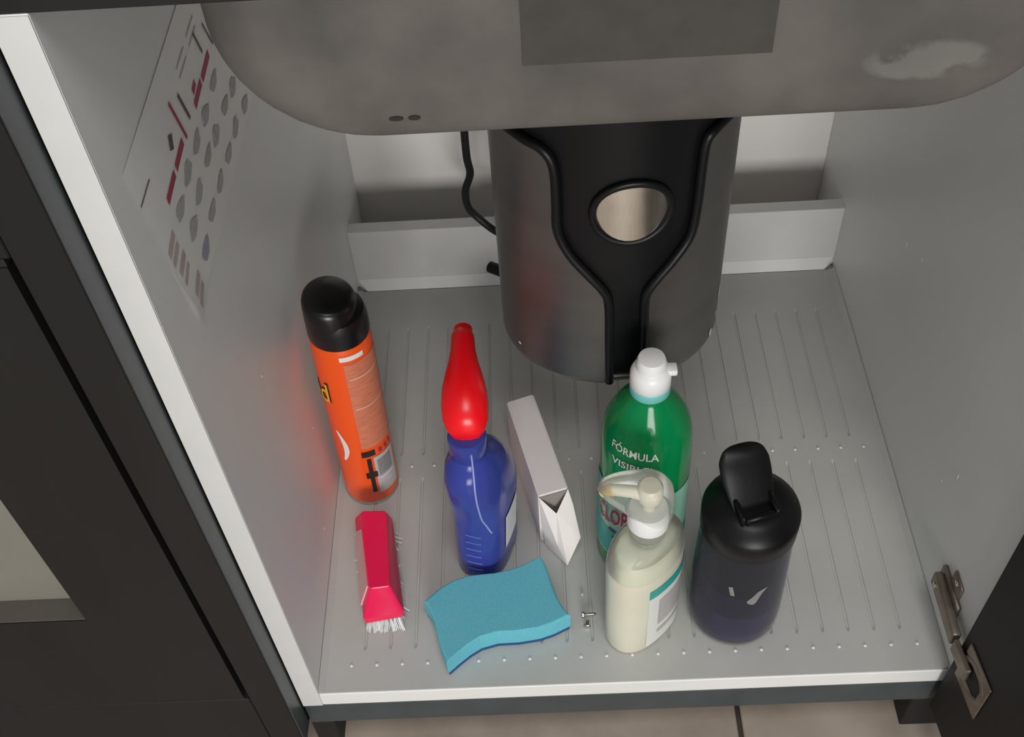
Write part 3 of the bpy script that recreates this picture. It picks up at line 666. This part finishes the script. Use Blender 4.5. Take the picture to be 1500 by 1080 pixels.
for j in range(26):
    for i in range(8):
        u = (i + 0.5) / 8; w = (j + 0.5) / 26
        lx = 0.0265 + (0.0405 - 0.0265) * w + 0.002; rx_ = 0.0600 + (0.0745 - 0.0600) * w - 0.002
        x = lx + (rx_ - lx) * u; y = 0.166 + (0.0655 - 0.166) * w
        out = (u - 0.5) * 0.007 + random.uniform(-.0015, .0015); oy_ = -0.010 * max(0, (w - 0.8) / 0.2) + random.uniform(-.0015, .0015)
        for q in range(3 if w < 0.85 else 9):
            a, b = random.uniform(-.0012, .0012), random.uniform(-.0012, .0012)
            p0 = Vector(Q(x + a, y + b, 0.0165)); p1 = Vector(Q(x + a + out + random.uniform(-.002, .002), y + b + oy_ + random.uniform(-.002, .002), 0.0003 + random.uniform(0, 0.0012)))
            if random.random() < 0.03: p1 += Vector((math.copysign(0.007, u - 0.5), 0, 0.004))
            tube(bm, [p0, p1], 0.0005, 4, False)
o = frombm('bristles', bm, 'bristle', bh); o['kind'] = 'stuff'

# ------------------------------------------------------------------ wavy sponge
SPT = [(0.0952, 0.0714), (0.1092, 0.0843), (0.1224, 0.0924), (0.138, 0.0968), (0.1603, 0.0982), (0.176, 0.1013), (0.1895, 0.1057), (0.2043, 0.114), (0.2084, 0.1048), (0.2123, 0.0895), (0.2171, 0.0719), (0.223, 0.0595), (0.2287, 0.0516), (0.2137, 0.0444), (0.2007, 0.0402), (0.1813, 0.0376), (0.162, 0.0372), (0.1469, 0.0332), (0.1363, 0.0267), (0.1257, 0.018), (0.1174, 0.0104), (0.1106, 0.029), (0.1057, 0.0504), (0.101, 0.0626)]
cxs = sum(p[0] for p in SPT) / len(SPT); cys = sum(p[1] for p in SPT) / len(SPT)
so = thing('sponge', 'wavy blue cleaning sponge lying in front of the blue spray bottle', 'sponge', (cxs, cys, 0.0004))
def spring(z, s=1.0, d=0.0): return [((x - cxs) * s, (y - cys) * s + d, z) for x, y in SPT]
loft('foam', [spring(0.0055, 0.985, 0.001), spring(0.007, 1.0, 0.001), spring(0.0265), spring(0.0293, 0.985), spring(0.030, 0.955)], 'foam', so, (True, True), 12)
loft('scouring_layer', [spring(0.0002, 0.975, 0.001), spring(0.001, 0.985, 0.001), spring(0.0055, 0.985, 0.001)], 'scour', so, (True, True), 45)

# ------------------------------------------------------------------ loose screws on the liner
def screw(x, y, rz, L, label, up=False):
    t = thing('screw', label, 'screw', (x, y, 0), rz)
    r = 0.0017; hr = 0.0034
    if up: seq = lambda d, q, a: (q * math.cos(a), q * math.sin(a), d)
    else: seq = lambda d, q, a: (d, q * math.cos(a), hr + q * math.sin(a))
    A = [k * PI / 6 for k in range(12)]
    bm = bmesh.new(); lofts(bm, [[seq(d, q, a) for a in A] for q, d in ((0.0024, 0.0), (hr, 0.0006), (hr, 0.0016), (r, 0.0032))]); frombm('head', bm, 'chrome', t, sharp=45)
    prof = []
    for k in range(9): prof += [(r, 0.0032 + L * k / 9), (r * 0.72, 0.0032 + L * (k + 0.5) / 9)]
    prof.append((0.0003, 0.0032 + L * 1.08))
    bm = bmesh.new(); lofts(bm, [[seq(d, q, a) for a in A] for q, d in prof]); frombm('shank', bm, 'chrome', t, sharp=60)
screw(0.2395, 0.0655, 0.03, 0.0095, 'small loose metal screw lying crosswise between sponge and soap pump')
screw(0.2435, 0.0525, math.radians(80), 0.004, 'short metal screw with its head towards the cabinet front edge')
lathe_p = lathe('speck', ((0.0005, 0.0), (0.0014, 0.0004), (0.0018, 0.0014), (0.0014, 0.0026), (0.0004, 0.003)), 'chip', None, 14, cx=0, cy=0)  # tiny pale raised spot on the liner
lathe_p.location = (0.2412, 0.0875, 0); tag(lathe_p, 'tiny pale speck on the liner near the loose screws', 'speck')

# ------------------------------------------------------------------ leaflet on the side panel
lf = thing('leaflet', 'printed instruction leaflet stuck on the white side panel, corner curling', 'leaflet', (0.0, 0.155, 0.437))
y0, y1, za, zb2 = 0.028, 0.300, 0.441, 0.576
def yfront(z): return 0.0245 + max(0, 0.576 - z) * 0.195
def lift(y, z):
    u = max(0, 1 - (y - yfront(z)) / 0.06); v = max(0, min(1, 1 - (z - za) / 0.14))
    return 0.0005 + 0.0030 * u ** 3 * v ** 4
def lpos(y, z, o=0.0): return (lift(y, z) + o, y - 0.155, z - 0.437)
v = []; f = []; ny, nz = 36, 14
for j in range(nz + 1):
    for i in range(ny + 1):
        z = za + (zb2 - za) * j / nz; y = yfront(z) + (y1 - yfront(z)) * (i / ny) ** 1.4; v.append(lpos(y, z - 0.010 * (y / y1) * (1 - j / nz)))
for j in range(nz):
    for i in range(ny): a = j * (ny + 1) + i; f.append((a, a + 1, a + ny + 2, a + ny + 1))
ps = raw('paper_sheet', v, f, 'paper', lf)
if sum(p.normal.x for p in ps.data.polygons) < 0: ps.data.flip_normals()
def prints(name, L, m, off=0.0004):
    for poly in L:
        raw(name, [lpos(y, z, off) for y, z in poly], [tuple(range(len(poly)))], m, lf)
def bar(a, b, w):
    d = Vector((b[0] - a[0], b[1] - a[1])); n_ = Vector((-d.y, d.x)).normalized() * w / 2
    return [(a[0] + n_.x, a[1] + n_.y), (b[0] + n_.x, b[1] + n_.y), (b[0] - n_.x, b[1] - n_.y), (a[0] - n_.x, a[1] - n_.y)]
prints('red_heading', [bar((0.2178, 0.5202), (0.1897, 0.5190), 0.0058), bar((0.1859, 0.5199), (0.1614, 0.5187), 0.0058), bar((0.1215, 0.5227), (0.0966, 0.5215), 0.0058), bar((0.0924, 0.5217), (0.068, 0.5205), 0.0058)], 'pred')
prints('tool_drawing', [bar((0.2218, 0.5401), (0.2327, 0.5173), 0.0022), bar((0.1984, 0.5479), (0.2062, 0.5286), 0.0028), bar((0.1379, 0.5448), (0.1463, 0.5209), 0.0034), bar((0.1050, 0.5403), (0.1005, 0.5325), 0.0075), bar((0.0547, 0.5487), (0.0315, 0.5487), 0.0012)], 'pdark')
prints('red_drawing', [bar((0.1193, 0.5524), (0.1304, 0.518), 0.0032), bar((0.1748, 0.5278), (0.1652, 0.5265), 0.005)], 'pred')
G = [(0.211, 0.502), (0.2195, 0.4758), (0.1749, 0.5017), (0.1832, 0.4791), (0.2294, 0.4504), (0.1447, 0.5037), (0.1564, 0.4826), (0.1968, 0.4512), (0.2653, 0.4431), (0.2489, 0.4712), (0.1127, 0.5054), (0.1202, 0.483), (0.1636, 0.4544), (0.1311, 0.4566), (0.0814, 0.5024), (0.0911, 0.4787)]
def blob(y, z, a, b, k=0): return [(y + a * math.cos(t) * (1 + 0.25 * math.sin(3 * t + k)), z + b * math.sin(t) * (1 + 0.2 * math.cos(2 * t + k))) for t in [q * PI / 6 for q in range(12)]]
prints('step_picture', [blob(y, z, 0.0105, 0.0055, i) for i, (y, z) in enumerate(G)], 'pgrey')
prints('violet_picture', [blob(0.0988, 0.4530, 0.010, 0.007)], 'pviolet')
prints('beige_picture', [bar((0.0600, 0.5040), (0.0420, 0.5010), 0.006), bar((0.0600, 0.4950), (0.0430, 0.4925), 0.005), bar((0.0640, 0.4840), (0.0470, 0.4815), 0.006), bar((0.0640, 0.4750), (0.0480, 0.4720), 0.004), bar((0.0740, 0.4570), (0.0560, 0.4540), 0.006), bar((0.0740, 0.4480), (0.0560, 0.4450), 0.005)], 'pbeige')
prints('text_line', [bar((0.150 + 0.034 * k, 0.5545 - 0.007 * r), (0.174 + 0.034 * k, 0.5545 - 0.007 * r), 0.0012) for k in (0, 1) for r in range(2)], 'pgrey')
